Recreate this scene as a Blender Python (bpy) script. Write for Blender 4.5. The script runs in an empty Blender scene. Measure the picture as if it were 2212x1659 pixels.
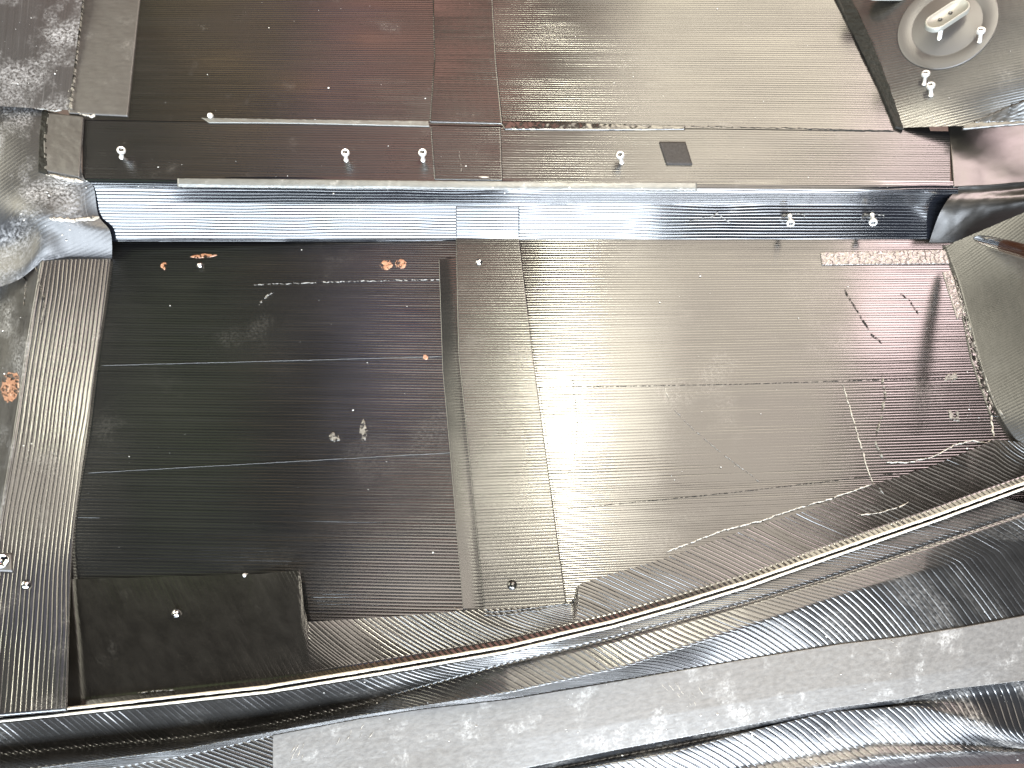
import bpy, math, random
import numpy as np
from mathutils import Vector, Matrix

# ------------------------------------------------------------------ camera
S = bpy.context.scene
TILT, FPX = math.radians(22.0), 1703.0          # tilt from straight down; focal length in units of a 2212 px wide frame
CAM = np.array([0.0, -math.sin(TILT), math.cos(TILT)])
FW = np.array([0.0, math.sin(TILT), -math.cos(TILT)])
UP = np.array([0.0, math.cos(TILT), math.sin(TILT)])
cd = bpy.data.cameras.new('camera'); cam = bpy.data.objects.new('camera', cd); S.collection.objects.link(cam)
cd.sensor_width = 36.0; cd.lens = 36.0 * FPX / 2212.0; cd.clip_start = 0.01; cd.clip_end = 50
cam.location = CAM; cam.rotation_euler = (TILT, 0, 0); S.camera = cam

# ------------------------------------------------------------------ world and lamps (a workshop: ceiling panels, daylight behind the viewer, added tints and fills)
W = bpy.data.worlds.new('World'); S.world = W; W.use_nodes = True
bg = W.node_tree.nodes['Background']; bg.inputs[0].default_value = (0.030, 0.030, 0.034, 1); bg.inputs[1].default_value = 1.0
S.view_settings.view_transform = 'Standard'; S.view_settings.look = 'None'
S.view_settings.exposure = 0.0; S.view_settings.gamma = 1.0

def lamp(name, loc, target, sx, sy, radiance, col, roll=0.0):
    l = bpy.data.lights.new(name, 'AREA'); l.shape = 'RECTANGLE'; l.size = sx; l.size_y = sy
    l.energy = radiance * math.pi * sx * sy; l.color = col
    o = bpy.data.objects.new(name, l); S.collection.objects.link(o)
    d = (Vector(target) - Vector(loc)).normalized()
    o.matrix_world = Matrix.Translation(loc) @ d.to_track_quat('-Z', 'Y').to_matrix().to_4x4() @ Matrix.Rotation(roll, 4, 'Z')
    return o
def ceil(name, x, y, sx, sy, rad, col, rot=0.0, z=2.0):
    return lamp(name, (x, y, z), (x, y + 1e-4, 0), sx, sy, rad, col, math.radians(rot))
ceil('ceiling_lamp_warm', 0.84, 1.25, 1.24, 3.3, 4.9, (1.0, 0.88, 0.74), -12)
ceil('ceiling_lamp_far', 1.12, 2.30, 1.2, 1.4, 5.2, (1.0, 0.90, 0.64), -12, 1.97)
ceil('added_glow_light', 0.32, 0.66, 0.50, 0.95, 7.5, (1.0, 0.95, 0.78), -10, 1.97)  # added light that widens the glow around the bright lamp
ceil('ceiling_lamp_bright', 0.19, 0.60, 0.15, 0.36, 105.0, (1.0, 0.95, 0.74), -6, 1.95)
ceil('ceiling_lamp_pink', 1.68, 1.48, 1.0, 0.90, 17.0, (1.0, 0.77, 0.76), 31)
ceil('added_red_light', -0.38, 2.15, 0.95, 1.0, 3.2, (1.0, 0.52, 0.42), 0)  # added light, stands in for something red mirrored in the upper panel
ceil('added_amber_light', -1.25, 2.25, 0.6, 0.9, 1.7, (1.0, 0.74, 0.40), 20)  # added light that varies the brown sheen at the upper left
ceil('added_floor_light', -0.45, 0.0, 0.62, 0.45, 7.0, (1.0, 0.88, 0.76), 25)  # added fill that brightens the bottom of the left floor
ceil('added_violet_light', -0.70, 0.95, 0.45, 0.8, 1.2, (0.60, 0.62, 1.0), 10)  # added violet tint for the middle of the left floor
ceil('added_green_light', -1.5, 0.75, 0.55, 0.9, 0.6, (0.62, 0.80, 0.36), 0)  # added greenish tint for the far left of the floor
ceil('ceiling_lamp_rear', 0.80, -1.25, 1.5, 0.6, 5.0, (1.0, 0.94, 0.86), 0)
lamp('window_daylight', (-0.95, -2.5, 1.45), (-0.95, 0.2, 1.45), 3.4, 1.1, 26.0, (0.80, 0.90, 1.0))
lamp('added_roll_light', (0.80, -2.5, 0.62), (0.80, -0.3, 0.62), 1.7, 1.1, 36.0, (0.84, 0.91, 1.0))  # no second window, a light added for the roll's blue-white sheen
lamp('added_wall_light', (-2.6, 0.9, 1.25), (0.5, 0.9, 1.25), 2.4, 1.4, 11.0, (1.0, 0.94, 0.76))  # added to brighten the right walls, in place of a warm wall's reflection

# ------------------------------------------------------------------ helpers
rng = np.random.default_rng(7); random.seed(7)
def ray(x, y):
    x = np.asarray(x, float); y = np.asarray(y, float)
    return FW + np.stack([(x - 1106) / FPX, np.zeros_like(x), np.zeros_like(x)], -1) + UP * ((829.5 - y) / FPX)[..., None]
def P(x, y, z):
    """the point at height z that the picture shows at (x, y)"""
    d = ray(x, y); t = (np.asarray(z, float) - CAM[2]) / d[..., 2]
    return CAM + d * t[..., None]
def project(Q):
    d = Q - CAM; w = d @ FW
    return np.stack([1106 + FPX * d[..., 0] / w, 829.5 - FPX * (d @ UP) / w, Q[..., 2]], -1)
def vnoise(x, y, seed=0):
    r = np.random.default_rng(seed).random((64, 64))
    xi = np.floor(x).astype(int); yi = np.floor(y).astype(int); fx = x - xi; fy = y - yi
    fx = fx * fx * (3 - 2 * fx); fy = fy * fy * (3 - 2 * fy)
    g = lambda a, b: r[a % 64, b % 64]
    return (g(xi, yi) * (1 - fx) * (1 - fy) + g(xi + 1, yi) * fx * (1 - fy) + g(xi, yi + 1) * (1 - fx) * fy + g(xi + 1, yi + 1) * fx * fy) * 2 - 1
def catmull(A, vs, v):
    """A[k] sampled at knots vs, smooth interpolation at v (first axis)"""
    A = np.asarray(A, float); k = np.clip(np.searchsorted(vs, v, 'right') - 1, 0, len(vs) - 2)
    T = np.gradient(A, vs, axis=0) if len(vs) > 2 else np.repeat((A[1:] - A[:1]) / (vs[1] - vs[0]), 2, 0)
    h = (vs[k + 1] - vs[k]); t = (v - vs[k]) / h; sh = (-1,) + (1,) * (A.ndim - 1)
    t = t.reshape(sh); h = h.reshape(sh)
    return (2*t**3 - 3*t**2 + 1) * A[k] + (t**3 - 2*t**2 + t) * h * T[k] + (-2*t**3 + 3*t**2) * A[k+1] + (t**3 - t**2) * h * T[k+1]
GRID = {}
def mesh_obj(name, V, Fq, mat, parent=None, uv=None, smooth=True):
    me = bpy.data.meshes.new(name); V = np.asarray(V, np.float32); Fq = np.asarray(Fq, np.int32)
    k = Fq.shape[1]
    me.vertices.add(len(V)); me.vertices.foreach_set('co', V.ravel())
    me.loops.add(Fq.size); me.loops.foreach_set('vertex_index', Fq.ravel())
    me.polygons.add(len(Fq)); me.polygons.foreach_set('loop_start', np.arange(0, Fq.size, k, dtype=np.int32))
    me.polygons.foreach_set('loop_total', np.full(len(Fq), k, np.int32))
    if uv is not None:
        l = me.uv_layers.new(name='UVMap'); l.data.foreach_set('uv', np.asarray(uv, np.float32)[Fq.ravel()].ravel())
    me.update(calc_edges=True)
    me.polygons.foreach_set('use_smooth', np.full(len(Fq), smooth, bool))
    me.materials.append(mat)
    o = bpy.data.objects.new(name, me); S.collection.objects.link(o)
    if parent: o.parent = parent
    return o
def quads(nv, nu):
    a = np.arange(nv * nu).reshape(nv, nu)
    return np.stack([a[:-1, :-1], a[:-1, 1:], a[1:, 1:], a[1:, :-1]], -1).reshape(-1, 4)
def patch(name, rows, nu, nv, mat, parent, relief=None, smooth=False, byx=None, shear=0.0, skirt=0.0, key=None, on=None, lift=0.0, vs=None, sink=None):
    """a surface lofted through rows of (x, y, z); byx=(x0,x1): rows are y(x), z(x)"""
    R = []
    s = np.linspace(0, 1, nu)
    for r in rows:
        r = np.array([p if len(p) == 3 else (p[0], p[1], 0.0) for p in r], float)
        if byx:
            xs = byx[0] + (byx[1] - byx[0]) * s
            R.append(np.stack([xs, np.interp(xs, r[:, 0], r[:, 1]), np.interp(xs, r[:, 0], r[:, 2])], -1))
        else:
            c = np.concatenate([[0], np.cumsum(np.hypot(np.diff(r[:, 0]), np.diff(r[:, 1])))]); c /= c[-1]
            if not on: r = P(r[:, 0], r[:, 1], r[:, 2])
            q = catmull(r, c, s) if len(r) > 2 else np.stack([np.interp(s, c, r[:, i]) for i in range(3)], -1)
            R.append(q if on else project(q))
    R = np.array(R)
    if vs is None:
        dd = np.hypot(np.diff(R[..., 0], axis=0), np.diff(R[..., 1], axis=0)).mean(1); vs = np.concatenate([[0], np.cumsum(dd)]); vs /= vs[-1]
    vs = np.asarray(vs, float); v = np.linspace(0, 1, nv)
    world = not on and not byx
    if world: R = P(R[..., 0], R[..., 1], R[..., 2])
    if smooth and len(R) > 2: G = catmull(R, vs, v)
    else:
        k = np.clip(np.searchsorted(vs, v, 'right') - 1, 0, len(vs) - 2); t = ((v - vs[k]) / (vs[k+1] - vs[k]))[:, None, None]
        G = R[k] * (1 - t) + R[k+1] * t
    if world: G = project(G)
    if shear:
        G2 = G.copy()
        for i in range(nv):
            ss = s + shear * (v[i] - 0.5); e = np.clip(ss, 0, 1)
            for c in range(3): G2[i, :, c] = np.interp(e, s, G[i, :, c])
            G2[i, :, 0] += (ss - e) * (G[i, -1, 0] - G[i, 0, 0])
            m = ss > 1; G2[i, m, 1] += (ss - e)[m] * (G[i, -1, 1] - G[i, -9, 1]) / (8 / (nu - 1)); m = ss < 0; G2[i, m, 1] += (ss - e)[m] * (G[i, 8, 1] - G[i, 0, 1]) / (8 / (nu - 1))
        G = G2
    if sink: G[..., 2] -= 0.07 * np.clip((G[..., 1] - sink(G[..., 0]) + 26) / 14, 0, 1)
    if on: G[..., 2] = zat(on, G[..., 0], G[..., 1])
    if key:
        st0, st1 = max(1, nv // 70), max(1, nu // 90); GRID[key] = G[::st0, ::st1].reshape(-1, 3).copy()
    Q = P(G[..., 0], G[..., 1], G[..., 2])
    du = np.gradient(Q, axis=1); dv = np.gradient(Q, axis=0)
    N = np.cross(du, dv); N /= np.linalg.norm(N, axis=-1, keepdims=True) + 1e-12
    flip = np.sum(N * (CAM - Q), -1).mean() < 0
    if flip: N = -N
    U = np.cumsum(np.linalg.norm(du, axis=-1), 1); Vv = np.cumsum(np.linalg.norm(dv, axis=-1), 0)
    um = U.mean(0)[None, :].repeat(nv, 0); vm = Vv.mean(1)[:, None].repeat(nu, 1)
    h = np.full(um.shape, lift)
    if relief is not None: h = h + relief(um, vm)
    Q = Q + N * h[..., None]
    V = Q.reshape(-1, 3); F = quads(nv, nu); uv = np.stack([um, vm], -1).reshape(-1, 2)
    if skirt:
        a = np.arange(nv * nu).reshape(nv, nu)
        ring = np.concatenate([a[0, :-1], a[:-1, -1], a[-1, :0:-1], a[:0:-1, 0]])
        V2 = V[ring] - N.reshape(-1, 3)[ring] * skirt; b = len(V) + np.arange(len(ring))
        F = np.vstack([F, np.stack([ring, b, np.roll(b, -1), np.roll(ring, -1)], -1)])
        V = np.vstack([V, V2]); uv = np.vstack([uv, uv[ring]])
    if not flip: pass
    o = mesh_obj(name, V, F[:, ::-1] if flip else F, mat, parent, uv)
    return o
def zat(key, x, y):
    g = GRID[key]; x = np.asarray(x, float); sh = x.shape; x = x.ravel(); y = np.asarray(y, float).ravel(); out = np.empty(len(x))
    for i in range(0, len(x), 400):
        d = (x[i:i+400, None] - g[None, :, 0])**2 + (y[i:i+400, None] - g[None, :, 1])**2
        k = np.argpartition(d, 4, 1)[:, :4]; w = 1 / (np.take_along_axis(d, k, 1) + 1e-3)
        out[i:i+400] = (g[k, 2] * w).sum(1) / w.sum(1)
    return out.reshape(sh)
def zslope(x, y0, z0, y1, deg):
    """height at picture row y1 when the surface climbs at deg from the point at row y0, height z0"""
    p0 = P(x, y0, z0); lo, hi = z0 - 0.4, z0 + 0.4; t = math.tan(math.radians(deg))
    f = lambda z: (z - z0) - t * (P(x, y1, z)[1] - p0[1])
    for _ in range(60):
        m = (lo + hi) / 2
        if f(m) > 0: hi = m
        else: lo = m
    return (lo + hi) / 2
def tows(pitch, depth, along='u', seed=1, w=0.13, crown=0.0, wob=0.12, fade=0.6, extra=None, mask=None):
    """parallel moulded tape grooves: narrow grooves between flat tows, each a little different"""
    ra = np.random.default_rng(seed); amp = 0.8 + 0.45 * ra.random(4000) ** 2; off = (ra.random(4000) - .5) * 0.10; hgt = ra.normal(0, 1, 4000)
    def f(U, V):
        a, b = (U, V) if along == 'u' else (V, U)
        ph = b / pitch + wob * vnoise(a * 14, b * 40, seed + 5) + 0.025 * vnoise(a * 70, b / pitch * 1.0, seed + 8)
        k = np.floor(ph).astype(int) % 4000; x = ph - np.floor(ph) - 0.5 - off[k]
        am = amp[k] * (1 + fade * vnoise(a * 9, b * 25, seed + 3) + 0.12 * vnoise(a * 30, b / pitch, seed + 4))
        if mask is not None: am = am * mask(U)
        h = -depth * np.clip(am, 0.05, 3) * np.exp(-(x / w) ** 2) + crown * np.cos(x * 2 * np.pi)
        h = h + 0.000006 * hgt[k] + 0.00035 * vnoise(U * 7, V * 7, seed + 11) + 0.00008 * vnoise(U * 26, V * 26, seed + 12)
        return h + (extra(U, V) if extra else 0)
    return f
def lumps(a, f, seed=3, b=0.0):
    return lambda U, V: a * vnoise(U * f, V * f, seed) + a * 0.6 * vnoise(U * f * 2.3, V * f * 2.3, seed + 1) + b * np.abs(vnoise(U * f * 5, V * f * 5, seed + 2))

# ------------------------------------------------------------------ materials
def mat(name, base=(0.02, 0.019, 0.02), r0=0.14, r1=0.32, dust=0.0, dcol=(0.42, 0.40, 0.37), fib=(3, 260), bump=0.10, dscale=18.0, metal=0.0, spec=0.75, thr=0.55, streak=0.0, ior=1.6, coords='UV', coat=0.0, base2=None, holes=0.0, hscale=120.0):
    if name.startswith(('carbon', 'rim', 'scuffed')): base = tuple(c * 0.28 for c in base)
    m = bpy.data.materials.new(name); m.use_nodes = True; t = m.node_tree; n = t.nodes; L = t.links.new
    b = n['Principled BSDF']; b.inputs['Metallic'].default_value = metal; b.inputs['IOR'].default_value = ior; b.inputs['Specular IOR Level'].default_value = spec
    if coat: b.inputs['Coat Weight'].default_value = coat; b.inputs['Coat Roughness'].default_value = 0.1
    tc = n.new('ShaderNodeTexCoord')
    def noise(scale, vec=(1, 1, 1), det=4.0, rough=0.6, src=coords):
        mp = n.new('ShaderNodeMapping'); mp.inputs['Scale'].default_value = vec; L(tc.outputs[src], mp.inputs['Vector'])
        q = n.new('ShaderNodeTexNoise'); q.inputs['Scale'].default_value = scale; q.inputs['Detail'].default_value = det; q.inputs['Roughness'].default_value = rough
        L(mp.outputs[0], q.inputs['Vector']); return q.outputs['Fac']
    def ramp(src, a, c, v0=0.0, v1=1.0):
        q = n.new('ShaderNodeMapRange'); q.inputs[1].default_value = a; q.inputs[2].default_value = c; q.inputs[3].default_value = v0; q.inputs[4].default_value = v1; L(src, q.inputs[0]); return q.outputs[0]
    def math_(op, a, c):
        q = n.new('ShaderNodeMath'); q.operation = op
        for i, k in enumerate((a, c)):
            if isinstance(k, (int, float)): q.inputs[i].default_value = k
            else: L(k, q.inputs[i])
        return q.outputs[0]
    fibre = noise(1.0, (fib[0], fib[1], 1), 5, 0.65)
    fine = noise(900, (1, 1, 1), 2)
    blot = noise(dscale, (1, 1, 1), 6, 0.62)
    wide = noise(4.5, (1, 1, 1), 3)
    col = n.new('ShaderNodeMix'); col.data_type = 'RGBA'; col.inputs[6].default_value = (*base, 1)
    b2 = base2 or tuple(min(1, c * 1.6 + 0.0006) for c in base); col.inputs[7].default_value = (*b2, 1); L(ramp(fibre, 0.35, 0.7), col.inputs[0])
    out = col.outputs[2]
    rr = math_('ADD', math_('MULTIPLY', ramp(wide, 0.3, 0.7), (r1 - r0) * 0.8), math_('MULTIPLY', ramp(fibre, 0.3, 0.72), (r1 - r0) * 0.2)); rr = math_('ADD', rr, r0)
    if dust:
        speck = ramp(noise(260, (1, 1, 1), 3, 0.7), 0.40, 0.66)
        msk = math_('MULTIPLY', math_('MULTIPLY', ramp(blot, thr, thr + 0.16), speck), dust)
        if streak:
            st = math_('MULTIPLY', ramp(noise(1.0, (fib[0] * 4, fib[1] * 0.5, 1), 4), 0.58, 0.72), streak); msk = math_('MAXIMUM', msk, math_('MULTIPLY', st, ramp(wide, 0.45, 0.65)))
        d = n.new('ShaderNodeMix'); d.data_type = 'RGBA'; d.inputs[7].default_value = (*dcol, 1); L(out, d.inputs[6]); L(msk, d.inputs[0]); out = d.outputs[2]
        rr = math_('ADD', rr, math_('MULTIPLY', msk, 0.45))
    L(out, b.inputs['Base Color']); L(rr, b.inputs['Roughness'])
    if holes:
        L(ramp(noise(hscale, (1, 1, 1), 5, 0.7), holes - 0.04, holes + 0.04), b.inputs['Alpha'])
    bp = n.new('ShaderNodeBump'); bp.inputs['Strength'].default_value = bump; bp.inputs['Distance'].default_value = 0.0006
    L(math_('ADD', fibre, math_('MULTIPLY', fine, 0.35)), bp.inputs['Height']); L(bp.outputs[0], b.inputs['Normal'])
    return m
M = {}
M['floor'] = mat('carbon_tape_gloss', base=(0.016, 0.0165, 0.017), dust=0.10, thr=0.56, dscale=5, r0=0.14, r1=0.24, fib=(4, 300), bump=0.05)
M['floor_right'] = mat('carbon_tape_hazed', base=(0.030, 0.028, 0.026), dust=0.14, thr=0.52, dscale=7, r0=0.11, r1=0.18, fib=(4, 300), bump=0.06, dcol=(0.36, 0.34, 0.31))
M['strip'] = mat('carbon_tape_strip', base=(0.028, 0.027, 0.024), dust=0.1, r0=0.2, r1=0.32, fib=(5, 300))
M['riser'] = mat('carbon_step', base=(0.014, 0.016, 0.022), dust=0.35, thr=0.6, r0=0.06, r1=0.15, fib=(4, 300), bump=0.04, dscale=14)
M['ledge'] = mat('carbon_ledge', dust=0.15, thr=0.6, r0=0.22, r1=0.34, fib=(4, 300))
M['upper'] = mat('carbon_upper', base=(0.024, 0.021, 0.019), dust=0.15, thr=0.62, r0=0.17, r1=0.30, fib=(4, 260))
M['resin'] = mat('sanded_resin', base=(0.08, 0.08, 0.073), base2=(0.12, 0.12, 0.11), r0=0.32, r1=0.55, dust=0.8, dcol=(0.35, 0.35, 0.33), thr=0.56, dscale=40, fib=(30, 60), bump=0.25)
M['grey_tape'] = mat('grey_peel_ply', base=(0.026, 0.023, 0.021), base2=(0.042, 0.038, 0.034), r0=0.42, r1=0.6, dust=0.2, fib=(60, 200), bump=0.2)
M['flange'] = mat('carbon_flange', base=(0.022, 0.020, 0.017), dust=0.1, thr=0.58, r0=0.12, r1=0.22, fib=(60, 60), dscale=12)
M['rim'] = mat('rim_gloss', base=(0.03, 0.029, 0.025), r0=0.08, r1=0.16, fib=(10, 60), bump=0.04, spec=0.8)
M['outer'] = mat('carbon_outer', base=(0.035, 0.034, 0.033), dust=0.2, thr=0.52, r0=0.18, r1=0.34, fib=(40, 40), dscale=9)
M['sanded'] = mat('sanded_carbon', base=(0.085, 0.082, 0.079), base2=(0.135, 0.131, 0.126), r0=0.36, r1=0.6, dust=0.8, dcol=(0.42, 0.42, 0.41), thr=0.54, dscale=24, fib=(120, 240), bump=0.3)
M['roll'] = mat('carbon_roll', base=(0.03, 0.032, 0.036), dust=0.55, thr=0.5, r0=0.2, r1=0.36, fib=(40, 40), dscale=14)
M['wall'] = mat('carbon_wall', base=(0.034, 0.031, 0.026), dust=0.2, thr=0.58, r0=0.26, r1=0.42, fib=(60, 200), dscale=9)
M['left'] = mat('carbon_left', base=(0.02, 0.02, 0.021), dust=0.8, thr=0.46, r0=0.25, r1=0.45, fib=(160, 4), dscale=10, dcol=(0.26, 0.26, 0.26), streak=0.4)
M['rim_pale'] = mat('pale_rim_edge', base=(0.50, 0.46, 0.40), base2=(0.62, 0.58, 0.5), r0=0.15, r1=0.3, fib=(60, 60), bump=0.1)  # pale tone for the two beads along the rim
M['rib'] = mat('carbon_rib', base=(0.022, 0.022, 0.023), dust=0.15, r0=0.18, r1=0.32, fib=(4, 200))
M['scuffed'] = mat('scuffed_carbon', base=(0.02, 0.02, 0.024), dust=0.8, thr=0.47, r0=0.40, r1=0.58, fib=(200, 5), dscale=11, dcol=(0.34, 0.34, 0.35), streak=0.5)
M['white_resin'] = mat('dry_resin_line', base=(0.26, 0.24, 0.21), base2=(0.38, 0.35, 0.30), r0=0.35, r1=0.6, fib=(200, 200), holes=0.44, bump=0.4)
M['dim_resin'] = mat('thin_resin_line', base=(0.09, 0.085, 0.075), base2=(0.17, 0.16, 0.14), r0=0.3, r1=0.5, fib=(200, 200), holes=0.5, bump=0.4)
M['seam'] = mat('tape_seam', base=(0.035, 0.035, 0.035), r0=0.2, r1=0.3)
M['crack'] = mat('dark_crack', base=(0.012, 0.011, 0.010), r0=0.5, r1=0.7, spec=0.1, holes=0.5, hscale=160)
M['crinkle'] = mat('crinkled_resin', base=(0.09, 0.075, 0.066), base2=(0.16, 0.14, 0.13), r0=0.12, r1=0.3, fib=(150, 150), bump=0.5)
M['sealant'] = mat('dark_sealant', base=(0.007, 0.007, 0.006), base2=(0.014, 0.014, 0.012), r0=0.45, r1=0.7, fib=(200, 200), bump=0.6, spec=0.12)
M['glue'] = mat('orange_glue', base=(0.22, 0.095, 0.05), base2=(0.36, 0.18, 0.10), r0=0.3, r1=0.5, fib=(300, 300), holes=0.47, bump=0.6)
M['alu'] = mat('bright_aluminium', base=(0.85, 0.85, 0.83), base2=(0.9, 0.9, 0.88), metal=0.75, r0=0.25, r1=0.4, fib=(100, 100), bump=0.05)
M['hole'] = mat('hole_dark', base=(0.01, 0.01, 0.01), r0=0.3, r1=0.5)
M['cap'] = mat('dull_metal', base=(0.16, 0.16, 0.145), base2=(0.30, 0.30, 0.27), metal=0.3, r0=0.35, r1=0.55, fib=(300, 300), bump=0.5)
M['chrome'] = mat('polished_steel', base=(0.55, 0.55, 0.56), base2=(0.6, 0.6, 0.6), metal=1.0, r0=0.06, r1=0.12, fib=(20, 20), bump=0.02)
M['amber'] = mat('amber_reflection', base=(0.022, 0.009, 0.005), base2=(0.03, 0.012, 0.007), r0=0.1, r1=0.2, fib=(20, 20), bump=0.02)  # brown tone paints an amber reflection on dark steel
M['pad'] = mat('rubber_pad', base=(0.028, 0.026, 0.025), r0=0.7, r1=0.9, spec=0.15, fib=(300, 300), bump=0.4, dust=0.3)
M['chip'] = mat('pale_chip', base=(0.5, 0.49, 0.46), base2=(0.6, 0.59, 0.56), r0=0.4, r1=0.6, fib=(200, 200), coords='Object')
M['ground'] = mat('workshop_floor', base=(0.035, 0.018, 0.014), base2=(0.06, 0.032, 0.026), r0=0.4, r1=0.6, fib=(12, 12), coords='Object')

# ------------------------------------------------------------------ the setting
g = mesh_obj('workshop_floor', [(-6, -6, -0.62), (6, -6, -0.62), (6, 6, -0.62), (-6, 6, -0.62)], [(0, 1, 2, 3)], M['ground'])
g['kind'] = 'structure'; g['label'] = 'dark reddish brown floor below the carbon shell'

# ------------------------------------------------------------------ the moulded carbon shell
SH = bpy.data.objects.new('carbon_fibre_shell', None); S.collection.objects.link(SH)
SH['label'] = 'glossy black carbon fibre moulded shell with ribbed tape floor, step and rim'; SH['category'] = 'carbon shell'

# ---- resin ridges, cracks and hairs: low half-round beads that follow a line on a surface
def bead(name, pts, w, on, m, lift=0.0008, hgt=0.5, seed=0, jit=0.5, wig=0.6, n=None):
    pts = np.array(pts, float); c = np.concatenate([[0], np.cumsum(np.hypot(*np.diff(pts, axis=0).T))]); n = n or max(8, int(c[-1] / 3.5))
    s = np.linspace(0, c[-1], n); X = np.interp(s, c, pts[:, 0]); Y = np.interp(s, c, pts[:, 1])
    X = X + wig * vnoise(s * .15, s * 0 + 3, seed) * 2; Y = Y + wig * vnoise(s * .15, s * 0 + 7, seed + 1) * 2
    tx, ty = np.gradient(X), np.gradient(Y); l = np.hypot(tx, ty) + 1e-9; nx, ny = -ty / l, tx / l
    ww = w * (1 + jit * vnoise(s * .25, s * 0 + 1, seed + 2) + jit * .6 * vnoise(s * .9, s * 0 + 2, seed + 3)); ww *= np.clip(np.minimum(s, c[-1] - s) / 8 + .25, 0, 1); ww = np.clip(ww, 0.15, None)
    Z = zat(on, X, Y); V = []
    for a in np.linspace(-1, 1, 5):
        q = P(X + nx * ww * a * .5, Y + ny * ww * a * .5, Z); q[:, 2] += lift + (1 - a * a) * ww / FPX * hgt - (0.0016 if abs(a) == 1 else 0); V.append(q)
    V = np.array(V)                                     # 5 x n x 3
    uv = np.stack([np.tile(s / FPX, 5), np.repeat(np.linspace(0, w / FPX, 5), n)], -1)
    F = quads(5, n)
    return mesh_obj(name, V.reshape(-1, 3), F, m, SH, uv)

RIM = np.array([(-260, 1574), (0, 1546), (280, 1516), (576, 1483), (820, 1443), (1094, 1396), (1323, 1342), (1470, 1300), (1613, 1256), (1826, 1181), (2027, 1111), (2212, 1043), (2480, 935)], float)
# floor: two panels that meet under the raised strip, the left one dipping away from it
FL = lambda x: -0.020 * (1000 - x) / 760.0
patch('floor_panel', [[(225, 505, FL(225)), (1030, 512, 0)], [(112, 1575, FL(112)), (1096, 1600, 0)]], 150, 1450, M['floor'], SH, tows(0.0037, 0.00038, seed=1, fade=0.35, w=0.12, wob=0.06), key='floor_l', sink=lambda x: np.interp(x, RIM[:, 0], RIM[:, 1]))
patch('floor_panel', [[(1000, 512, 0), (2062, 512, 0)], [(1030, 1372, 0), (2330, 1300, 0)]], 170, 1150, M['floor_right'], SH, tows(0.0037, 0.00022, seed=21, fade=0.35, w=0.11, wob=0.07), key='floor_r', sink=lambda x: np.interp(x, RIM[:, 0], RIM[:, 1]))
patch('doubler_strip', [[(985, 514, 0), (1121, 514, 0)], [(990, 760, 0), (1150, 760, 0)], [(1046, 1318, 0), (1224, 1308, 0)]], 60, 1000, M['strip'], SH, tows(0.0037, 0.00024, seed=33, fade=0.5, w=0.11), lift=0.0016, skirt=0.0035, key='strip')
# the strip's dark ragged left edge, where the tow ends stand up
patch('frayed_edge', [[(948, 560, 0), (990, 555, 0)], [(956, 800, 0), (1004, 800, 0)], [(974, 1000, 0), (1022, 1000, 0)], [(1000, 1316, 0), (1052, 1316, 0)]], 26, 520, M['floor'], SH,
      lambda U, V: 0.00014 * np.sin(V / 0.0037 * 6.283 + 2 * vnoise(U * 60, V * 40, 4)) * np.clip((U - 0.010) / 0.012, 0, 1) - 0.0004 * np.clip(U / 0.02, 0, 1), lift=0.0009, skirt=0.002)

# step: floor -> sloping riser -> rounded nose -> ledge -> upper panel
YF, XR = 517, (150, 2160)
z1 = zslope(1106, YF, 0.0, 442, 47); z2 = zslope(1106, 442, z1, 414, 66); ZL = z2 + 0.006
yt = lambda d: [(150, 390 + d), (400, 394 + d), (1100, 402 + d), (2070, 406 + d), (2160, 406 + d)]
row = lambda pts, z: [(x, y, z) for x, y in pts]
patch('step_riser', [row([(150, 522), (1100, 522), (2160, 522)], -0.004), row([(150, 515), (1100, 517), (2160, 515)], 0.001), row([(150, 440), (1100, 442), (2160, 442)], z1), row(yt(12), z2), row(yt(4), ZL - 0.0018), row(yt(-6), ZL), row(yt(-14), ZL)],
      260, 420, M['riser'], SH, tows(0.0041, 0.00030, seed=41, w=0.11, wob=0.3), smooth=False, byx=(182, 2070), key='riser')
patch('ledge', [row([(150, 250), (500, 262), (930, 268), (1400, 275), (2070, 284)], ZL), row(yt(-5), ZL)], 260, 300, M['ledge'], SH, tows(0.0040, 0.00022, seed=51, w=0.11), byx=(178, 2052), key='ledge')
ZU = zslope(1106, 272, ZL, -140, 3)
patch('upper_panel', [[(150, -140, ZU), (1106, -140, ZU), (1870, -140, ZU)], [(150, 258, ZL + .001), (930, 270, ZL + .001), (2010, 283, ZL + .001)]], 200, 900, M['upper'], SH, tows(0.0037, 0.00026, seed=61, fade=0.7, w=0.11), key='upper')
# raised strip running on over the riser, the ledge and the upper panel
patch('doubler_strip', [row([(985, 446), (1122, 446)], z1 * .945), row([(985, 512), (1122, 512)], .001 + z1 * .04)], 50, 150, M['riser'], SH, tows(0.0041, 0.0003, seed=43, w=0.11), byx=(985, 1122), lift=0.0012, skirt=0.002)
patch('doubler_strip', [row([(932, -120), (1058, -120)], 0), row([(938, 130), (1072, 130)], 0), row([(928, 264), (1086, 268)], 0)], 40, 420, M['upper'], SH, tows(0.0039, 0.0003, seed=44), on='upper', lift=0.0016, skirt=0.003)
patch('doubler_strip', [row([(930, 276), (1082, 276)], 0), row([(938, 388), (1086, 390)], 0)], 40, 200, M['ledge'], SH, tows(0.0040, 0.0003, seed=45), on='ledge', lift=0.0012, skirt=0.0025)
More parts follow.
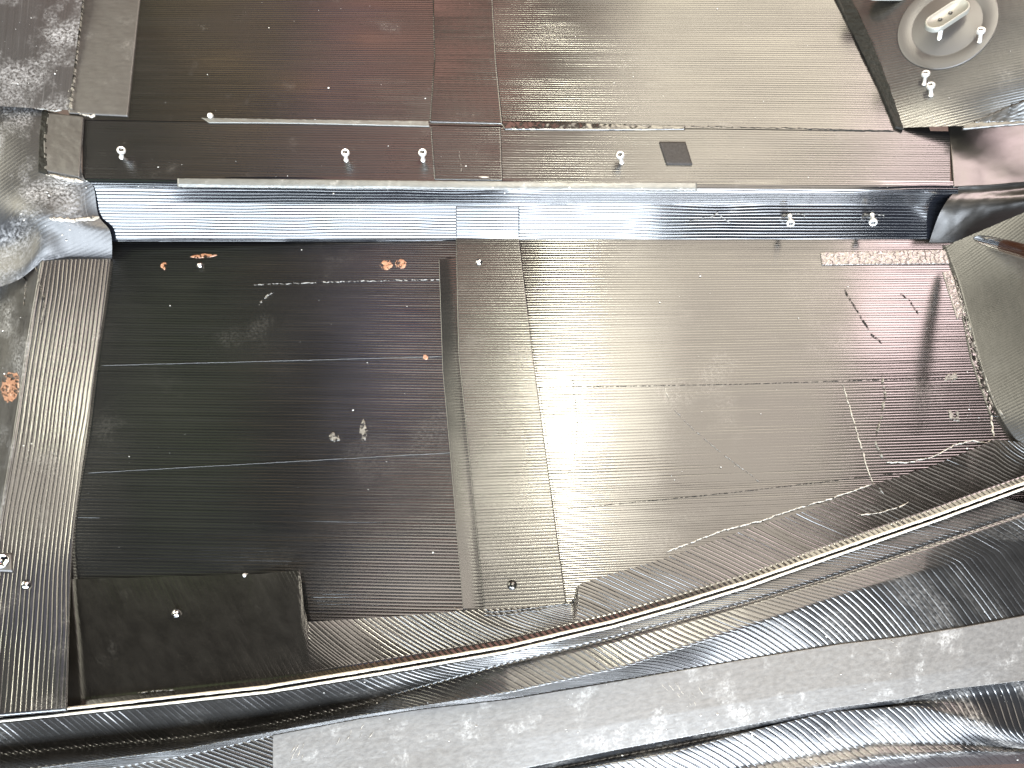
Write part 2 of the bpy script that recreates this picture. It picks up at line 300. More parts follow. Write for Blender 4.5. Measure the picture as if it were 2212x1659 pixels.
# sanded resin along the nose, and the joint lines
patch('resin_strip', [row([(384, 386), (1000, 392), (1505, 396)], 0), row([(384, 404), (1000, 409), (1505, 412)], 0)], 300, 16, M['resin'], SH, lumps(0.00025, 120, 5, 0.0002), on='riser', lift=0.0011, skirt=0.002)
patch('resin_strip', [row([(436, 256), (600, 259), (925, 263)], 0), row([(452, 266), (600, 267), (928, 274)], 0)], 180, 10, M['resin'], SH, lumps(0.0003, 200, 6, 0.0003), on='ledge', lift=0.0016, skirt=0.003)
patch('resin_strip', [row([(1080, 262), (1300, 268), (1480, 273)], 0), row([(1090, 280), (1300, 281), (1480, 280)], 0)], 120, 10, M['flange'], SH, lumps(0.0003, 160, 7, 0.0003), on='ledge', lift=0.0014, skirt=0.003)

# left rib, sloping up to the outside, its convex edge and the flank beyond
ZLf = lambda x: FL(x)
rib_r = [(240, 552), (226, 660), (208, 780), (190, 920), (156, 1181), (146, 1400), (142, 1534)]
rib_l = [(96, 556), (78, 660), (58, 780), (38, 920), (-2, 1160), (-36, 1400), (-56, 1552)]
rup = lambda y: 0.003 + 0.030 * min(1, max(0, (y - 1180) / 350))
def rise(a, b, k): return [(xb, yb, FL(xa) + rup(ya) - .003 + kk * abs(P(xa, ya, 0.0)[0] - P(xb, yb, 0.0)[0])) for (xa, ya), (xb, yb), kk in zip(a, b, k)]
ribR = [(x, y, FL(x) + rup(y)) for x, y in rib_r]; ribL = rise(rib_r, rib_l, [0.39, 0.39, 0.38, 0.36, 0.29, 0.22, 0.18])
patch('side_rib', [ribL, ribR], 130, 260, M['rib'], SH, tows(0.0047, 0.00032, along='u', seed=71, wob=0.35), key='rib', skirt=0.006)
fl1 = [(x - 5, y, z + 0.0012) for x, y, z in ribL]; fl2 = [(x - 14, y, z - 0.006) for x, y, z in ribL]; fl3 = [(x - 60, y, z - 0.045) for x, y, z in ribL]; fl4 = [(x - 260, y, z - 0.07) for x, y, z in ribL]
patch('outer_flank', [ribL, fl1, fl2, fl3, fl4], 240, 160, M['left'], SH, lumps(0.0005, 24, 8, 0.0002), smooth=True, key='flank')

# left end of the step: a rounded corner block with slanting tows
CB = [[(-120, 225, ZL), (0, 225, ZL + .006), (60, 232, ZL + .004), (100, 240, ZL + .002), (182, 256, ZL + .002)],
      [(-120, 350, ZL - .01), (0, 358, ZL + .004), (50, 362, ZL + .004), (100, 374, ZL + .002), (182, 386, ZL + .001)],
      [(-140, 425, ZL - .04), (-20, 402, ZL), (40, 402, ZL + .001), (110, 402, ZL - .002), (200, 400, ZL - .004)],
      [(-150, 520, ZL - .07), (10, 474, ZL - .020), (66, 462, ZL - .004), (130, 468, ZL - .010), (215, 470, .024)],
      [(-150, 560, -.030), (30, 524, .012), (86, 500, .041), (130, 502, .034), (238, 500, .013)],
      [(-160, 600, -.035), (40, 582, .006), (96, 552, .022), (150, 553, .005), (242, 556, -.016)],
      [(-160, 640, -.045), (40, 604, -.002), (98, 566, .012), (150, 566, -.006), (242, 562, -.028)]]
patch('corner_block', CB, 150, 260, M['scuffed'], SH, lambda U, V: tows(0.0050, 0.00022, seed=81, wob=0.3, fade=0.9)(U, V * 0.78 + U * 0.55), smooth=True, key='corner')
patch('grey_ply', [[(106, 246, 0), (180, 254, 0)], [(96, 300, 0), (176, 320, 0)], [(98, 370, 0), (172, 384, 0)]], 40, 60, M['grey_tape'], SH, lumps(0.0002, 90, 9), on='corner', lift=0.0022, skirt=0.004)
patch('frayed_edge', [[(92, 240, 0), (108, 244, 0)], [(86, 300, 0), (102, 304, 0)], [(84, 372, 0), (104, 378, 0)]], 12, 70, M['sealant'], SH, lumps(0.0006, 200, 11, 0.0004), on='corner', lift=0.002, skirt=0.003)

# upper left: grey strip and the scuffed panel beyond it
patch('grey_ply', [[(196, -100, 0), (322, -100, 0)], [(182, 0, 0), (303, 0, 0)], [(164, 120, 0), (290, 120, 0)], [(150, 246, 0), (276, 252, 0)]], 40, 120, M['grey_tape'], SH, lumps(0.0002, 60, 12), on='upper', lift=0.002, skirt=0.003)
zz = ZL + .004
patch('side_panel', [[(-160, -100, ZU + .05), (190, -100, ZU + .006)], [(-160, 0, ZU + .045), (178, 0, ZU + .005)], [(-160, 220, zz + .03), (148, 238, zz)]], 160, 220, M['scuffed'], SH,
      lambda U, V: tows(0.0034, 0.0002, seed=91)(V, U) if False else tows(0.0034, 0.0002, along='v', seed=91)(U, V), key='side')
patch('resin_strip', [[(192, -90, 0), (200, -90, 0)], [(174, 0, 0), (184, 0, 0)], [(147, 236, 0), (158, 240, 0)]], 8, 120, M['dim_resin'], SH, lumps(0.0003, 160, 13), on='upper', lift=0.0045, skirt=0.005)

# right end: ledge wing, the curved riser below it, the side walls
patch('ledge', [[(2050, 266, ZL + .001), (2140, 260, ZL + .004), (2360, 236, ZL + .016)], [(2060, 404, ZL), (2140, 400, ZL + .001), (2360, 376, ZL + .008)]], 120, 70, M['wall'], SH, lumps(0.0003, 40, 14), key='wing', skirt=0.004)
patch('step_riser', [[(2062, 404, ZL - .001), (2140, 401, ZL - .001), (2360, 376, ZL + .006)], [(2062, 412, ZL - .005), (2140, 410, ZL - .005), (2360, 388, ZL)], [(2044, 436, ZL - .009), (2110, 432, ZL - .007), (2360, 404, ZL + .008)], [(2004, 530, -.004), (2060, 536, -.008), (2120, 516, -.002), (2360, 460, .030)]],
      120, 80, M['wall'], SH, lumps(0.0003, 50, 15), smooth=True, key='wing_riser')
wb = [(2034, 530), (2042, 552), (2060, 600), (2085, 690), (2115, 800), (2150, 895), (2205, 975), (2280, 1060)]
patch('side_wall', [[(x, y, -.001) for x, y in wb], [(x + 9, y + 1, 0.004) for x, y in wb], [(x, y, .135 - .04 * (y - 330) / 770) for x, y in [(2350, 400), (2385, 450), (2420, 520), (2440, 620), (2460, 740), (2480, 850), (2500, 960), (2540, 1100)]]],
      420, 200, M['wall'], SH, lambda U, V: tows(0.0040, 0.00028, along='v', seed=95, fade=0.8)(U + 0.35 * V, V), smooth=False, key='wall')
ul = [(1765, -110), (1812, 0), (1850, 90), (1898, 185), (1945, 276)]
patch('side_wall', [[(x, y, zat('upper', x, y).item() + .001) for x, y in ul], [(2430, -130, ZL + .175), (2410, 0, ZL + .155), (2400, 90, ZL + .132), (2390, 180, ZL + .105), (2380, 262, ZL + .065)]], 380, 260, M['wall'], SH,
      lambda U, V: tows(0.0036, 0.00022, along='v', seed=97, fade=1.0)(U + 0.18 * V, V), key='wall_up')
patch('sealant_band', [[(1760, -100, 0), (1790, -100, 0)], [(1806, 0, 0), (1840, 0, 0)], [(1850, 90, 0), (1884, 90, 0)], [(1896, 185, 0), (1920, 185, 0)], [(1934, 276, 0), (1952, 280, 0)]], 16, 220, M['sealant'], SH, lumps(0.0005, 160, 16, 0.0005), on='wall_up', lift=0.0022, skirt=0.004)
patch('lower_wall_ply', [[(2078, 278, 0), (2130, 252, 0), (2200, 222, 0), (2330, 180, 0)], [(2078, 281, 0), (2130, 276, 0), (2200, 270, 0), (2330, 262, 0)]], 60, 20, M['wall'], SH, lumps(0.0002, 80, 17), on='wall_up', lift=0.003, skirt=0.004)

# bottom flange, rim and the outer skin that rolls down towards the viewer
zl = lambda x: -0.016 * min(1, max(0, (760 - x) / 760))
rim = lambda d, z, k=1.0: [(x, y + d * k, z + zl(x)) for x, y in RIM]
ftop = [(-260, 1262), (140, 1252), (560, 1240), (598, 1236), (652, 1232), (658, 1344), (850, 1332), (1040, 1316), (1230, 1306), (1240, 1300), (1246, 1264), (1300, 1246), (1430, 1208), (1640, 1134), (1760, 1098), (1888, 1046), (2010, 1008), (2110, 966), (2150, 948), (2230, 960), (2480, 900)]
ZR = 0.004
FX = np.linspace(-260, 2480, 330); fty = np.interp(FX, [p[0] for p in ftop], [p[1] for p in ftop]); fry = np.interp(FX, RIM[:, 0], RIM[:, 1])
fz = lambda x, z: z
patch('flange', [[(x, y, fz(x, np.interp(x, [-260, 540, 660], [FL(-260) + .0018, FL(540) + .0018, .0024]) + np.interp(x, [2090, 2400], [0, .014]))) for x, y in zip(FX, fty)], [(x, y - 16, fz(x, ZR - .003 + zl(x))) for x, y in zip(FX, fry)], [(x, y - 2, fz(x, ZR + zl(x))) for x, y in zip(FX, fry)]], 2600, 40, M['flange'], SH,
      tows(0.0068, 0.00045, along='v', seed=101, fade=0.7, w=0.12, mask=lambda U: np.clip((U - 0.30) / 0.2, 0.08, 1)), byx=(60, 2400), shear=0.055, key='flange')
patch('rim_edge', [rim(-4, ZR - .001), rim(-1.5, ZR + .0022), rim(1.5, ZR + .003), rim(4.2, ZR + .0016), rim(5.6, ZR - .0012), rim(7.2, ZR + .001), rim(9.5, ZR + .0022), rim(12, ZR + .0008), rim(15, ZR - .004), rim(18, ZR - .009)], 500, 60, M['rim'], SH, lumps(0.00012, 40, 18), smooth=True, byx=(-150, 2400))
GRID['rimline'] = np.array(rim(0, ZR + .0035) + rim(11, ZR + .0026))
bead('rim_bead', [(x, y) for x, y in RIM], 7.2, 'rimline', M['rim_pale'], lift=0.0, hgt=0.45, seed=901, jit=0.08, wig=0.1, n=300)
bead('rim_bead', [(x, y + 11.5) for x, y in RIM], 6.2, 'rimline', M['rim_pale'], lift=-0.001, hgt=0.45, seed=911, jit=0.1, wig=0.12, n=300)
gro = [(-260, 1650), (0, 1628), (400, 1592), (589, 1563), (779, 1521), (1094, 1435), (1297, 1386), (1613, 1302), (1792, 1248), (1960, 1192), (2212, 1108), (2480, 1010)]
crest = [(-260, 1690), (0, 1668), (400, 1618), (589, 1580), (779, 1545), (1094, 1498), (1349, 1441), (1613, 1352), (1805, 1289), (2000, 1232), (2212, 1180), (2480, 1100)]
ttop = [(-260, 1720), (0, 1700), (400, 1632), (589, 1588), (779, 1552), (909, 1532), (1094, 1511), (1271, 1482), (1453, 1451), (1636, 1420), (1818, 1391), (1948, 1376), (2078, 1355), (2212, 1330), (2480, 1290)]
tbot = [(-260, 1900), (589, 1770), (1141, 1659), (1349, 1617), (1613, 1568), (1792, 1532), (1948, 1511), (2052, 1490), (2212, 1472), (2480, 1440)]
rtop = [(-260, 1930), (589, 1790), (1050, 1700), (1271, 1659), (1453, 1626), (1636, 1577), (1792, 1539), (1975, 1526), (2078, 1550), (2212, 1586), (2480, 1650)]
rbot = [(-260, 2100), (589, 1960), (1200, 1800), (1600, 1705), (1896, 1657), (2078, 1641), (2212, 1636), (2480, 1660)]
zr_ = lambda pts, f: [(x, y, f(x)) for x, y in pts]
zg = lambda x: 0.003 - np.interp(x, [900, 1400], [0.00086, 0.00012]) * np.clip(np.interp(x, [p[0] for p in gro], [p[1] for p in gro]) - np.interp(x, RIM[:, 0], RIM[:, 1]) - 14, 0, 80)
b0 = lambda x: -0.036 if x < 900 else -0.036 + 0.012 * min(1, (x - 900) / 600)
drop = lambda x: -0.05 * np.clip((x - 1900) / 500, 0, 1) ** 2.2
patch('outer_skin', [rim(14, ZR - .006), zr_([(x, y - 5) for x, y in gro], lambda x: zg(x) + .001), zr_(gro, lambda x: zg(x) - .002), zr_([(x, y + 5) for x, y in gro], lambda x: zg(x) + .001), zr_(crest, lambda x: max(zg(x) + .005, b0(x) + .010) + drop(x)), zr_(ttop, lambda x: b0(x) + drop(x)), zr_([(x, y + 90) for x, y in ttop], lambda x: b0(x) - .006 + drop(x)), zr_(tbot, lambda x: b0(x) - .012 + drop(x) * .8)],
      2600, 90, M['outer'], SH, tows(0.0080, 0.00055, along='v', seed=111, fade=0.5, wob=0.25, w=0.12), byx=(-150, 2420), shear=0.20, smooth=False, key='outer')
patch('sanded_band', [zr_(ttop, lambda x: b0(x) + drop(x)), zr_([(x, y + 90) for x, y in ttop], lambda x: b0(x) - .006 + drop(x)), zr_([(x, y - 2) for x, y in tbot], lambda x: b0(x) - .012 + drop(x) * .8)], 900, 110, M['sanded'], SH, lumps(0.00012, 60, 19, 0.0001), byx=(590, 2420), lift=0.0014, skirt=0.0026)
patch('rolled_edge', [zr_(tbot, lambda x: b0(x) - .013 + drop(x) * .8), zr_([(x, y + 5) for x, y in tbot], lambda x: b0(x) - .022 + drop(x) * .8), zr_([(x, y + 1) for x, y in rtop], lambda x: b0(x) - .024 + drop(x)), zr_([(x, y + 10) for x, y in rtop], lambda x: b0(x) - .026 + drop(x)), zr_([(x, (y + y2) / 2 + 8) for (x, y), y2 in zip(rbot, np.interp([p[0] for p in rbot], [p[0] for p in rtop], [p[1] for p in rtop]))], lambda x: b0(x) - .043 + drop(x)), zr_(rbot, lambda x: b0(x) - .062 + drop(x)), zr_([(x, y + 14) for x, y in rbot], lambda x: b0(x) - .10 + drop(x))],
      1900, 70, M['roll'], SH, tows(0.0090, 0.00055, along='v', seed=121, wob=0.25, w=0.10, fade=0.4), byx=(520, 2420), shear=0.10, smooth=True, key='roll')

WR, DR = M['white_resin'], M['dim_resin']
for i, (pts, w, on, m) in enumerate([
    ([(1820, 830), (1850, 930), (1870, 1000), (1885, 1046)], 1.8, 'floor_r', WR),
    ([(1885, 1046), (1800, 1075), (1700, 1105), (1640, 1126), (1560, 1146), (1440, 1192)], 2.8, 'flange', WR),
    ([(1890, 1048), (1902, 1056), (1908, 1068)], 3.0, 'flange', DR),
    ([(1850, 1114), (1900, 1108), (1940, 1096), (1962, 1084)], 2.6, 'flange', WR),
    ([(2122, 800), (2134, 850), (2140, 900), (2146, 945), (2130, 958), (2100, 952), (2060, 962), (2020, 985), (1960, 1000), (1915, 998)], 3.0, 'floor_r', WR),
    ([(1902, 800), (1912, 850), (1905, 900), (1890, 950), (1905, 990)], 5.0, 'floor_r', DR),
    ([(540, 616), (640, 612), (760, 608), (980, 604)], 2.0, 'floor_l', DR),
    ([(596, 628), (575, 640), (560, 660)], 3.5, 'floor_l', DR),
    ([(108, 472), (160, 476), (214, 470)], 7.0, 'corner', WR),
    ([(70, 560), (84, 600), (98, 660), (88, 700)], 3.0, 'flank', DR),
    ([(40, 580), (56, 610), (52, 660)], 2.4, 'flank', DR),
    ([(75, 234), (120, 240), (140, 232)], 4.0, 'corner', WR),
    ([(146, 238), (175, 246), (200, 252), (208, 246)], 4.0, 'upper', WR),
    ([(100, 378), (130, 384), (180, 392)], 6.0, 'corner', WR),
    ([(990, 318), (994, 350), (997, 372)], 3.0, 'ledge', DR),
    ([(1080, 306), (1081, 350), (1083, 368)], 2.4, 'ledge', DR),
    ([(1025, 383), (1060, 384)], 3.5, 'ledge', WR),
    ([(1530, 478), (1550, 458), (1565, 474), (1580, 482)], 2.2, 'riser', DR),
    ([(1480, 480), (1530, 470), (1550, 462)], 1.6, 'riser', DR),
    ([(1685, 480), (1692, 463), (1720, 462), (1738, 464), (1737, 478)], 1.0, 'riser', DR),
    ([(1858, 480), (1866, 464), (1888, 463), (1910, 465), (1907, 474)], 1.0, 'riser', DR),
    ([(2052, 590), (2070, 620), (2090, 690), (2110, 760), (2140, 850), (2170, 905)], 3.0, 'wall', DR),
    ([(1123, 520), (1132, 600), (1150, 740), (1172, 880), (1192, 1030), (1224, 1300)], 1.8, 'floor_r', M['crack']),
    ([(1141, 570), (1144, 600), (1145, 620)], 2.2, 'floor_r', DR),
    ([(980, 1312), (996, 1322)], 5.0, 'floor_l', WR),
    ([(1046, 1322), (1110, 1318), (1180, 1310), (1228, 1305), (1244, 1292), (1248, 1266)], 4.5, 'flange', M['rim']),
    ([(1046, 1330), (1110, 1326), (1180, 1316)], 3.5, 'flange', M['rim']),
    
    ([(590, 1256), (652, 1252)], 4.0, 'floor_l', DR),
    ([(510, 1490), (570, 1484), (610, 1482)], 3.5, 'flange', DR),
    ([(290, 1499), (330, 1494), (380, 1490)], 3.5, 'flange', DR),
    ([(1435, 830), (1440, 850), (1446, 862)], 1.6, 'floor_r', WR),
    ([(1450, 880), (1500, 930), (1560, 980), (1640, 1040)], 1.2, 'floor_r', DR),
    ([(1820, 620), (1850, 670), (1880, 720), (1905, 742)], 2.6, 'floor_r', M['crack']),
    ([(1940, 630), (1965, 650), (1985, 680)], 1.8, 'floor_r', M['crack']),
    ([(1235, 790), (1240, 850), (1248, 920), (1240, 1000)], 1.4, 'floor_r', M['crack']),
    ([(1490, 274), (1700, 278), (1930, 284)], 2.2, 'ledge', M['sealant']),
    ([(2010, 1130), (2040, 1126)], 1.8, 'rib', DR)][:-1]):
    bead('resin_ridge', pts, w, on, m, seed=i * 5)
GRID['band'] = np.array([(x, y, b0(x) + drop(x) + .0016) for x, y in ttop] + [(x, y + 90, b0(x) - .006 + drop(x) + .0016) for x, y in ttop] + [(x, y, b0(x) - .012 + drop(x) * .8 + .0016) for x, y in tbot])
GRID['band'] = np.concatenate([np.stack([X_ := np.linspace(600, 2300, 120), np.interp(X_, [p[0] for p in ttop], [p[1] for p in ttop]) + t * (np.interp(X_, [p[0] for p in tbot], [p[1] for p in tbot]) - np.interp(X_, [p[0] for p in ttop], [p[1] for p in ttop])), np.array([b0(x) + drop(x) - .012 * t for x in X_]) + .0016], -1) for t in np.linspace(0, 1, 7)])
for i in range(34):
    cx, cy, L_, sp = [(1455, 1478, 46, 34), (1500, 1500, 40, 30), (640, 1640, 26, 30), (760, 1600, 24, 40), (1900, 1398, 24, 40), (1230, 1545, 16, 120)][i % 6]
    x0 = cx + rng.normal() * sp * .6; y0 = cy + rng.normal() * sp * .35; a = [1.0, 1.0, -1.1, -1.0, 0.5, 0.9][i % 6] + rng.normal() * .15; L_ *= rng.uniform(.4, 1)
    bead('scratch', [(x0, y0), (x0 + L_ * math.cos(a), y0 + L_ * math.sin(a))], rng.uniform(.8, 2.0), 'band', WR, lift=0.0002, hgt=0.3, seed=700 + i)
for i, (y0, y1) in enumerate([(790, 770), (1022, 975)]):
    bead('tape_seam', [(220 - i * 30, y0), (980 + i * 50, y1)], 1.1, 'floor_l', M['seam'], seed=300 + i, wig=0.2, jit=0.2)
bead('tape_seam', [(1220, 1100), (1600, 1062), (2070, 1006)], 1.4, 'floor_r', M['crack'], seed=320, wig=0.2)
bead('tape_seam', [(1150, 838), (1600, 830), (2080, 815)], 1.0, 'floor_r', M['crack'], seed=322, wig=0.2)

# crinkled resin patches
patch('crinkled_patch', [[(1772, 546, 0), (1920, 542, 0), (2046, 540, 0)], [(1776, 573, 0), (1920, 571, 0), (2050, 570, 0)]], 190, 26, M['crinkle'], SH, lambda U, V: 0.0006 * np.abs(vnoise(U * 170, V * 220, 21)) + 0.0004 * vnoise(U * 420, V * 420, 22), on='floor_r', lift=0.0012, skirt=0.003)
patch('crinkled_patch', [[(2036, 588, 0), (2054, 586, 0)], [(2052, 640, 0), (2068, 636, 0)], [(2068, 690, 0), (2082, 682, 0)]], 20, 90, M['crinkle'], SH, lambda U, V: 0.0006 * np.abs(vnoise(U * 170, V * 220, 23)) + 0.0004 * vnoise(U * 420, V * 420, 24), on='floor_r', lift=0.0012, skirt=0.003)
patch('sealant_band', [[(2054, 570, 0), (2066, 566, 0)], [(2074, 660, 0), (2092, 690, 0)], [(2098, 780, 0), (2122, 790, 0)], [(2140, 900, 0), (2162, 900, 0)]], 14, 200, M['flange'], SH, lumps(0.0007, 180, 25, 0.0006), on='floor_r', lift=0.0016, skirt=0.003)

# glue stains
def blob(name, cx, cy, rx, ry, on, m, lift=0.0009, seed=0, rot=0.0, hgt=0.0006, n=28, hole=0.0, lab=None):
    k = 7; a = np.linspace(0, 2 * np.pi, n, endpoint=False); V = []; uvs = []
    rad = 1 + 0.22 * vnoise(np.cos(a) * 1.7 + 5, np.sin(a) * 1.7 + 5, seed) + 0.14 * vnoise(np.cos(a) * 5 + 9, np.sin(a) * 5 + 9, seed + 1)
    for j in range(k):
        f = hole + (1 - hole) * (j / (k - 1)); x = rad * f * np.cos(a) * rx; y = rad * f * np.sin(a) * ry
        X = cx + x * math.cos(rot) - y * math.sin(rot); Y = cy + x * math.sin(rot) + y * math.cos(rot)
        q = P(X, Y, zat(on, X, Y)); q[:, 2] += lift + hgt * (vnoise(X * .25, Y * .25, seed + 4) + .4) * (1 - f ** 3) - (0.0014 if j == k - 1 else 0)
        V.append(q); uvs.append(np.stack([X / FPX, Y / FPX], -1))
    V = np.array(V).reshape(-1, 3); F = []
    for j in range(k - 1):
        for i in range(n):
            i2 = (i + 1) % n; F.append((j * n + i, j * n + i2, (j + 1) * n + i2, (j + 1) * n + i))
    o = mesh_obj(name, V, F, m, SH, np.array(uvs).reshape(-1, 2))
    if lab: o['label'] = lab
    return o
blob('glue_stain', 22, 836, 22, 38, 'flank', M['glue'], seed=1, rot=0.15, hgt=0.0022)
blob('glue_stain', 834, 572, 14, 12, 'floor_l', M['glue'], seed=2, hgt=0.0003)
blob('glue_stain', 866, 571, 13, 10, 'floor_l', M['glue'], seed=3, hgt=0.0003)
blob('glue_stain', 440, 553, 28, 5, 'floor_l', M['glue'], seed=4, rot=-0.05, hgt=0.0003)
blob('glue_stain', 355, 574, 9, 8, 'floor_l', M['glue'], seed=5, hgt=0.0002)
blob('glue_stain', 919, 772, 6, 6, 'floor_l', M['glue'], seed=6, hgt=0.0004)
for i, (x, y, rx, ry, on) in enumerate([(785, 930, 8, 22, 'floor_l'), (722, 945, 12, 10, 'floor_l'), (2060, 895, 18, 12, 'floor_r'), (2055, 815, 10, 16, 'floor_r')]):
    blob('resin_smear', x, y, rx, ry, on, M['dim_resin'], seed=30 + i, rot=0.4 * i, hgt=0.0003)

# ---- fasteners
def lathe(name, prof, m, parent, seg=20):
    V = []; F = []
    for r, z in prof:
        for i in range(seg): a = 2 * math.pi * i / seg; V.append((r * math.cos(a), r * math.sin(a), z))
    for j in range(len(prof) - 1):
        for i in range(seg): i2 = (i + 1) % seg; F.append((j * seg + i, j * seg + i2, (j + 1) * seg + i2, (j + 1) * seg + i))
    return mesh_obj(name, V, F, m, parent)
def frame(o, pos, nrm, roll=0.0):
    o.matrix_local = Matrix.Translation(Vector(pos)) @ Vector(nrm).normalized().to_track_quat('Z', 'Y').to_matrix().to_4x4() @ Matrix.Rotation(roll, 4, 'Z')
def normal_at(on, x, y, d=14):
    a = P(x - d, y, zat(on, x - d, y)); b = P(x + d, y, zat(on, x + d, y)); c = P(x, y - d, zat(on, x, y - d)); e = P(x, y + d, zat(on, x, y + d))
    n = np.cross(b - a, c - e); n /= np.linalg.norm(n); return n if n.dot(CAM - a) > 0 else -n
riv = None
def rivet(x, y, on, tilt=(0, 0, 0), scale=1.0):
    """blind rivet tail standing out of the panel: flange, shank, bulb with its mandrel hole; x, y is its foot"""
    global riv
    n = {'ledge': np.array([0, 0, 1.0]), 'riser': np.array([0, -.95, .30]), 'wall_up': np.array([-.35, .3, 1.0])}[on] + np.array(tilt); pos = P(x, y, float(zat(on, np.array([x]), np.array([y]))[0]))
    if riv is None:
        o = lathe('rivet', [(0.0001, 0), (0.0034, 0.0), (0.0034, 0.0008), (0.0026, 0.0012), (0.0025, 0.011), (0.0026, 0.0115)], M['alu'], SH)
        b = lathe('bulb', [(0.0026, 0.0112), (0.0046, 0.0125), (0.0056, 0.0148), (0.0054, 0.0172), (0.0042, 0.0186), (0.0034, 0.0182), (0.0030, 0.0165), (0.0001, 0.0160)], M['alu'], o)
        h = lathe('mandrel_hole', [(0.0029, 0.0172), (0.0029, 0.0166), (0.0001, 0.0166)], M['hole'], o); riv = (o, b, h)
    else:
        o = riv[0].copy(); S.collection.objects.link(o); o.parent = SH
        for q in riv[1:]:
            c = q.copy(); S.collection.objects.link(c); c.parent = o
    frame(o, pos, n); o.scale = (scale,) * 3
    return o
for x, y, on, t in [(263, 340, 'ledge', (0.42, 0, 0)), (748, 346, 'ledge', (0.12, 0, 0)), (914, 346, 'ledge', (0.05, 0, 0)), (1343, 351, 'ledge', (-.25, 0, 0)),
                    (1706, 466, 'riser', (-.15, 0, 0)), (1884, 464, 'riser', (-.2, 0, 0)), (1997, 182, 'wall_up', (0.05, 0.05, 0)), (2011, 206, 'wall_up', (-.1, 0, 0)), (2116, 90, 'wall_up', (0, 0, 0))]:
    rivet(x, y, on, t)
def screw(x, y, on, m, r=0.004):
    n = normal_at(on, x, y); o = lathe('domed_screw', [(r * 1.15, -0.001), (r * 1.15, 0.0006), (r, 0.0012), (r * .85, 0.0024), (r * .45, 0.0033), (0.00005, 0.0036)], m, SH)
    frame(o, P(x, y, float(zat(on, np.array([x]), np.array([y]))[0])) + n * 0.0016, n); return o
screw(433, 574, 'floor_l', M['chrome'], .0036); screw(1035, 567, 'strip', M['chrome'], .0042); screw(1106, 1264, 'strip', M['rim'], .0050); screw(57, 1263, 'rib', M['chrome'], .0046)
screw(382, 1325, 'flange', M['chrome'], .0042); screw(455, 251, 'upper', M['alu'], .0035); screw(530, 1243, 'floor_l', M['alu'], .0022)

# square rubber pad on the ledge
p = patch('rubber_pad', [[(1424, 308, 0), (1480, 308, 0)], [(1440, 356, 0), (1495, 357, 0)]], 14, 12, M['pad'], SH, lumps(0.0002, 120, 27), on='ledge', lift=0.0022, skirt=0.003)
p['label'] = 'small square dark rubber pad stuck on the ledge'
# nut plate at the left margin
p = patch('nut_plate', [[(-18, 1196, 0), (27, 1196, 0)], [(-18, 1234, 0), (29, 1236, 0)]], 8, 8, M['grey_tape'], SH, None, on='rib', lift=0.004, skirt=0.006)
p['label'] = 'small square grey nut plate at the lower left'
o = lathe('ring', [(0.0078, 0.0), (0.0085, 0.001), (0.0078, 0.0022), (0.0068, 0.0018), (0.0064, 0.0), (0.0001, 0.0)], M['chrome'], p, 28)
frame(o, P(8, 1214, float(zat('rib', np.array([8.]), np.array([1214.]))[0])) + np.array([0, 0, .0045]), normal_at('rib', 8, 1214))

# oval plate on a stud, on its round backing disc
def obround(name, L_, W_, H_, m, parent, seg=12):
    out = []
    for s in (1, -1):
        for i in range(seg + 1):
            a = -math.pi / 2 + math.pi * i / seg; out.append((s * (L_ / 2 - W_ / 2) + s * W_ / 2 * math.cos(a), s * W_ / 2 * math.sin(a)))
    n = len(out); V = []; lev = [(1.0, 0.0), (1.0, H_ * .7), (0.96, H_), (0.84, H_), (0.80, H_ * .72), (0.02, H_ * .74)]
    for k, z in lev:
        for x, y in out: V.append((x - (1 - k) * math.copysign(min(abs(x), W_ / 2), x) if k > .5 else x * k, y * k, z))
    F = [(j * n + i, j * n + (i + 1) % n, (j + 1) * n + (i + 1) % n, (j + 1) * n + i) for j in range(len(lev) - 1) for i in range(n)]
    F2 = [tuple(range(n - 1, -1, -1))]
    return mesh_obj(name, V, F, m, parent)
wn = normal_at('wall_up', 2045, 80)
disc_c = P(2045, 55, float(zat('wall_up', np.array([2045.]), np.array([55.]))[0]))
d = lathe('backing_disc', [(0.060, -0.003), (0.060, 0.0004), (0.059, 0.0008), (0.044, 0.0009), (0.043, 0.0003), (0.041, 0.0003), (0.040, 0.0009), (0.0001, 0.0010)], M['grey_tape'], SH, 56); frame(d, disc_c + wn * 0.001, wn); d['label'] = 'dark round backing disc on the upper right wall'
foot = P(2029, 84, float(zat('wall_up', np.array([2029.]), np.array([84.]))[0]))
stud_n = Vector((-0.32, 0.10, 1.0)).normalized()
pl = obround('oval_plate', 0.062, 0.027, 0.007, M['cap'], SH); tip = Vector(foot) + stud_n * 0.030
X = Vector((0.88, 0.47, 0.0)); X = (X - stud_n * X.dot(stud_n)).normalized(); Y = stud_n.cross(X)
pl.matrix_local = Matrix.Translation(tip + X * 0.006) @ Matrix((X, Y, stud_n)).transposed().to_4x4(); pl['label'] = 'pale oval metal plate on a stud, upper right'
for dx in (-0.012, 0.004):
    h = lathe('screw_hole', [(0.0026, 0.0062), (0.0026, 0.0056), (0.0001, 0.0056)], M['hole'], pl, 14); h.location = (dx, -0.001, 0)
st = lathe('stud', [(0.0001, 0), (0.0042, 0.0), (0.0030, 0.001), (0.0028, 0.034), (0.0001, 0.0342)], M['alu'], SH, 16); frame(st, foot, stud_n)
pl2 = pl.copy(); S.collection.objects.link(pl2); pl2.parent = SH; pl2['label'] = 'pale oval plate cut by the top edge, upper right'
pl2.matrix_local = Matrix.Translation(P(1914, -14, ZL + .05)) @ pl.matrix_local.to_3x3().to_4x4()

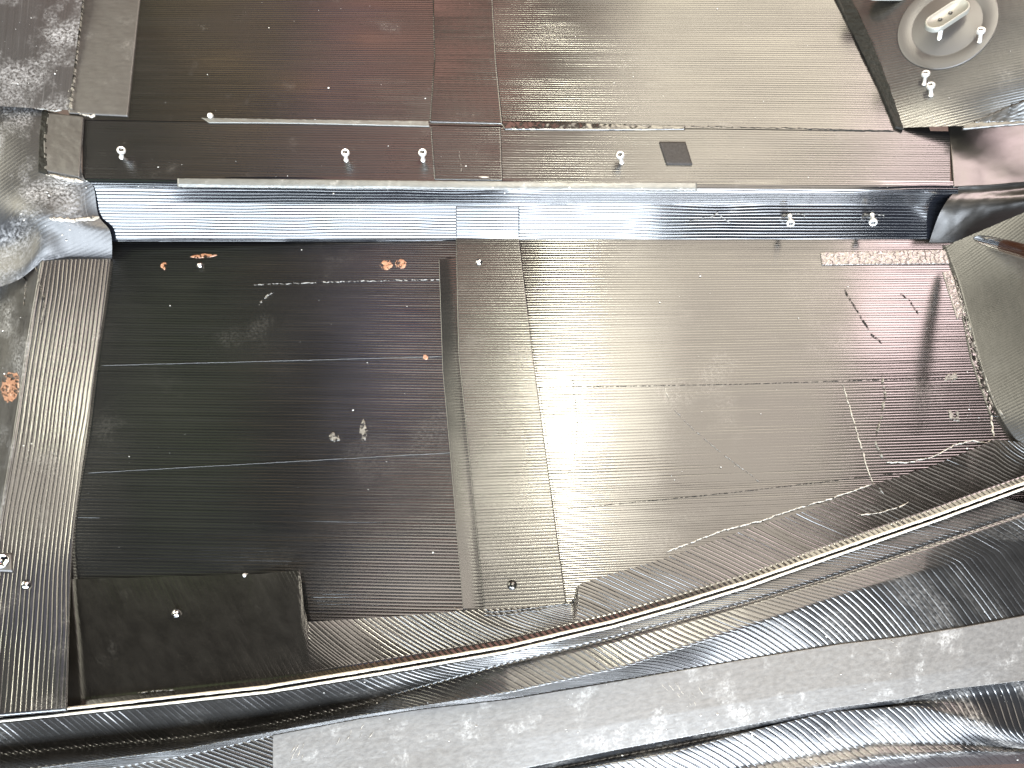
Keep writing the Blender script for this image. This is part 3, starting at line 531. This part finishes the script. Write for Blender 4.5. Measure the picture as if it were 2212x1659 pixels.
# ------------------------------------------------------------------ scriber lying on the right wall
SC = bpy.data.objects.new('scriber', None); S.collection.objects.link(SC)
SC['label'] = 'polished steel scriber tip with dark handle coloured by a painted amber reflection lying on the right wall'; SC['category'] = 'hand tool'
tp = P(2104, 514, float(zat('wall', np.array([2104.]), np.array([530.]))[0]) + .018); tail = P(2300, 566, 0.17)
ax = Vector(tail - tp); Ln = ax.length; base_m = Matrix.Translation(Vector(tp)) @ ax.normalized().to_track_quat('Z', 'Y').to_matrix().to_4x4()
SC.location = tp
bl = lathe('blade', [(0.0002, 0), (0.0030, 0.003), (0.0050, 0.010), (0.0064, 0.020), (0.0072, 0.032), (0.0076, 0.050), (0.0078, 0.062)], M['chrome'], SC, 24)
hd = lathe('handle', [(0.0078, 0.061), (0.0080, 0.064), (0.0082, 0.075), (0.0084, 0.1), (0.0084, Ln), (0.0001, Ln + .002)], M['amber'], SC, 24)
for q in (bl, hd): q.matrix_local = Matrix.Translation(-Vector(tp)) @ base_m

# ------------------------------------------------------------------ chips and dust lying about
def chips(name, spots, label, smin, smax):
    V = []; F = []
    for on, x0, x1, y0, y1, n in spots:
        X = rng.uniform(x0, x1, n); Y = rng.uniform(y0, y1, n); Z = zat(on, X, Y); Q = P(X, Y, Z)
        for q in Q:
            r = smin + (smax - smin) * rng.random() ** 4; b = len(V); k = 5; a0 = rng.random() * 6.28; el = rng.uniform(.35, 1)
            ring = [(q[0] + r * rng.uniform(.6, 1) * math.cos(a0 + 6.283 * i / k), q[1] + el * r * rng.uniform(.6, 1) * math.sin(a0 + 6.283 * i / k), q[2] + 0.0012 + r * .1) for i in range(k)]
            V += ring + [(q[0], q[1], q[2] + 0.0014 + r * rng.uniform(.4, 1))]
            F += [(b + i, b + (i + 1) % k, b + k) for i in range(k)]
    o = mesh_obj(name, V, F, M['chip'], None, None, False); o['kind'] = 'stuff'; o['label'] = label; o['category'] = 'dust'
    return o
chips('pale_chips', [('outer', 640, 2180, 1440, 1640, 170), ('roll', 1500, 2200, 1600, 1650, 20), ('floor_l', 250, 960, 540, 1220, 20), ('floor_r', 1250, 2050, 560, 1040, 30), ('floor_r', 2080, 2140, 780, 990, 25), ('riser', 250, 2000, 400, 420, 26),
                     ('ledge', 200, 2000, 290, 390, 22), ('upper', 330, 1800, 5, 260, 26), ('flank', 0, 70, 560, 1000, 25), ('corner', 5, 200, 390, 540, 45), ('side', 5, 140, 5, 225, 30), ('flange', 1080, 2150, 1320, 1380, 10), ('rib', 60, 200, 600, 1400, 8), ('wall_up', 1900, 2200, 20, 260, 12)],
      'scattered tiny pale dust chips on the black carbon', 0.0003, 0.0019)
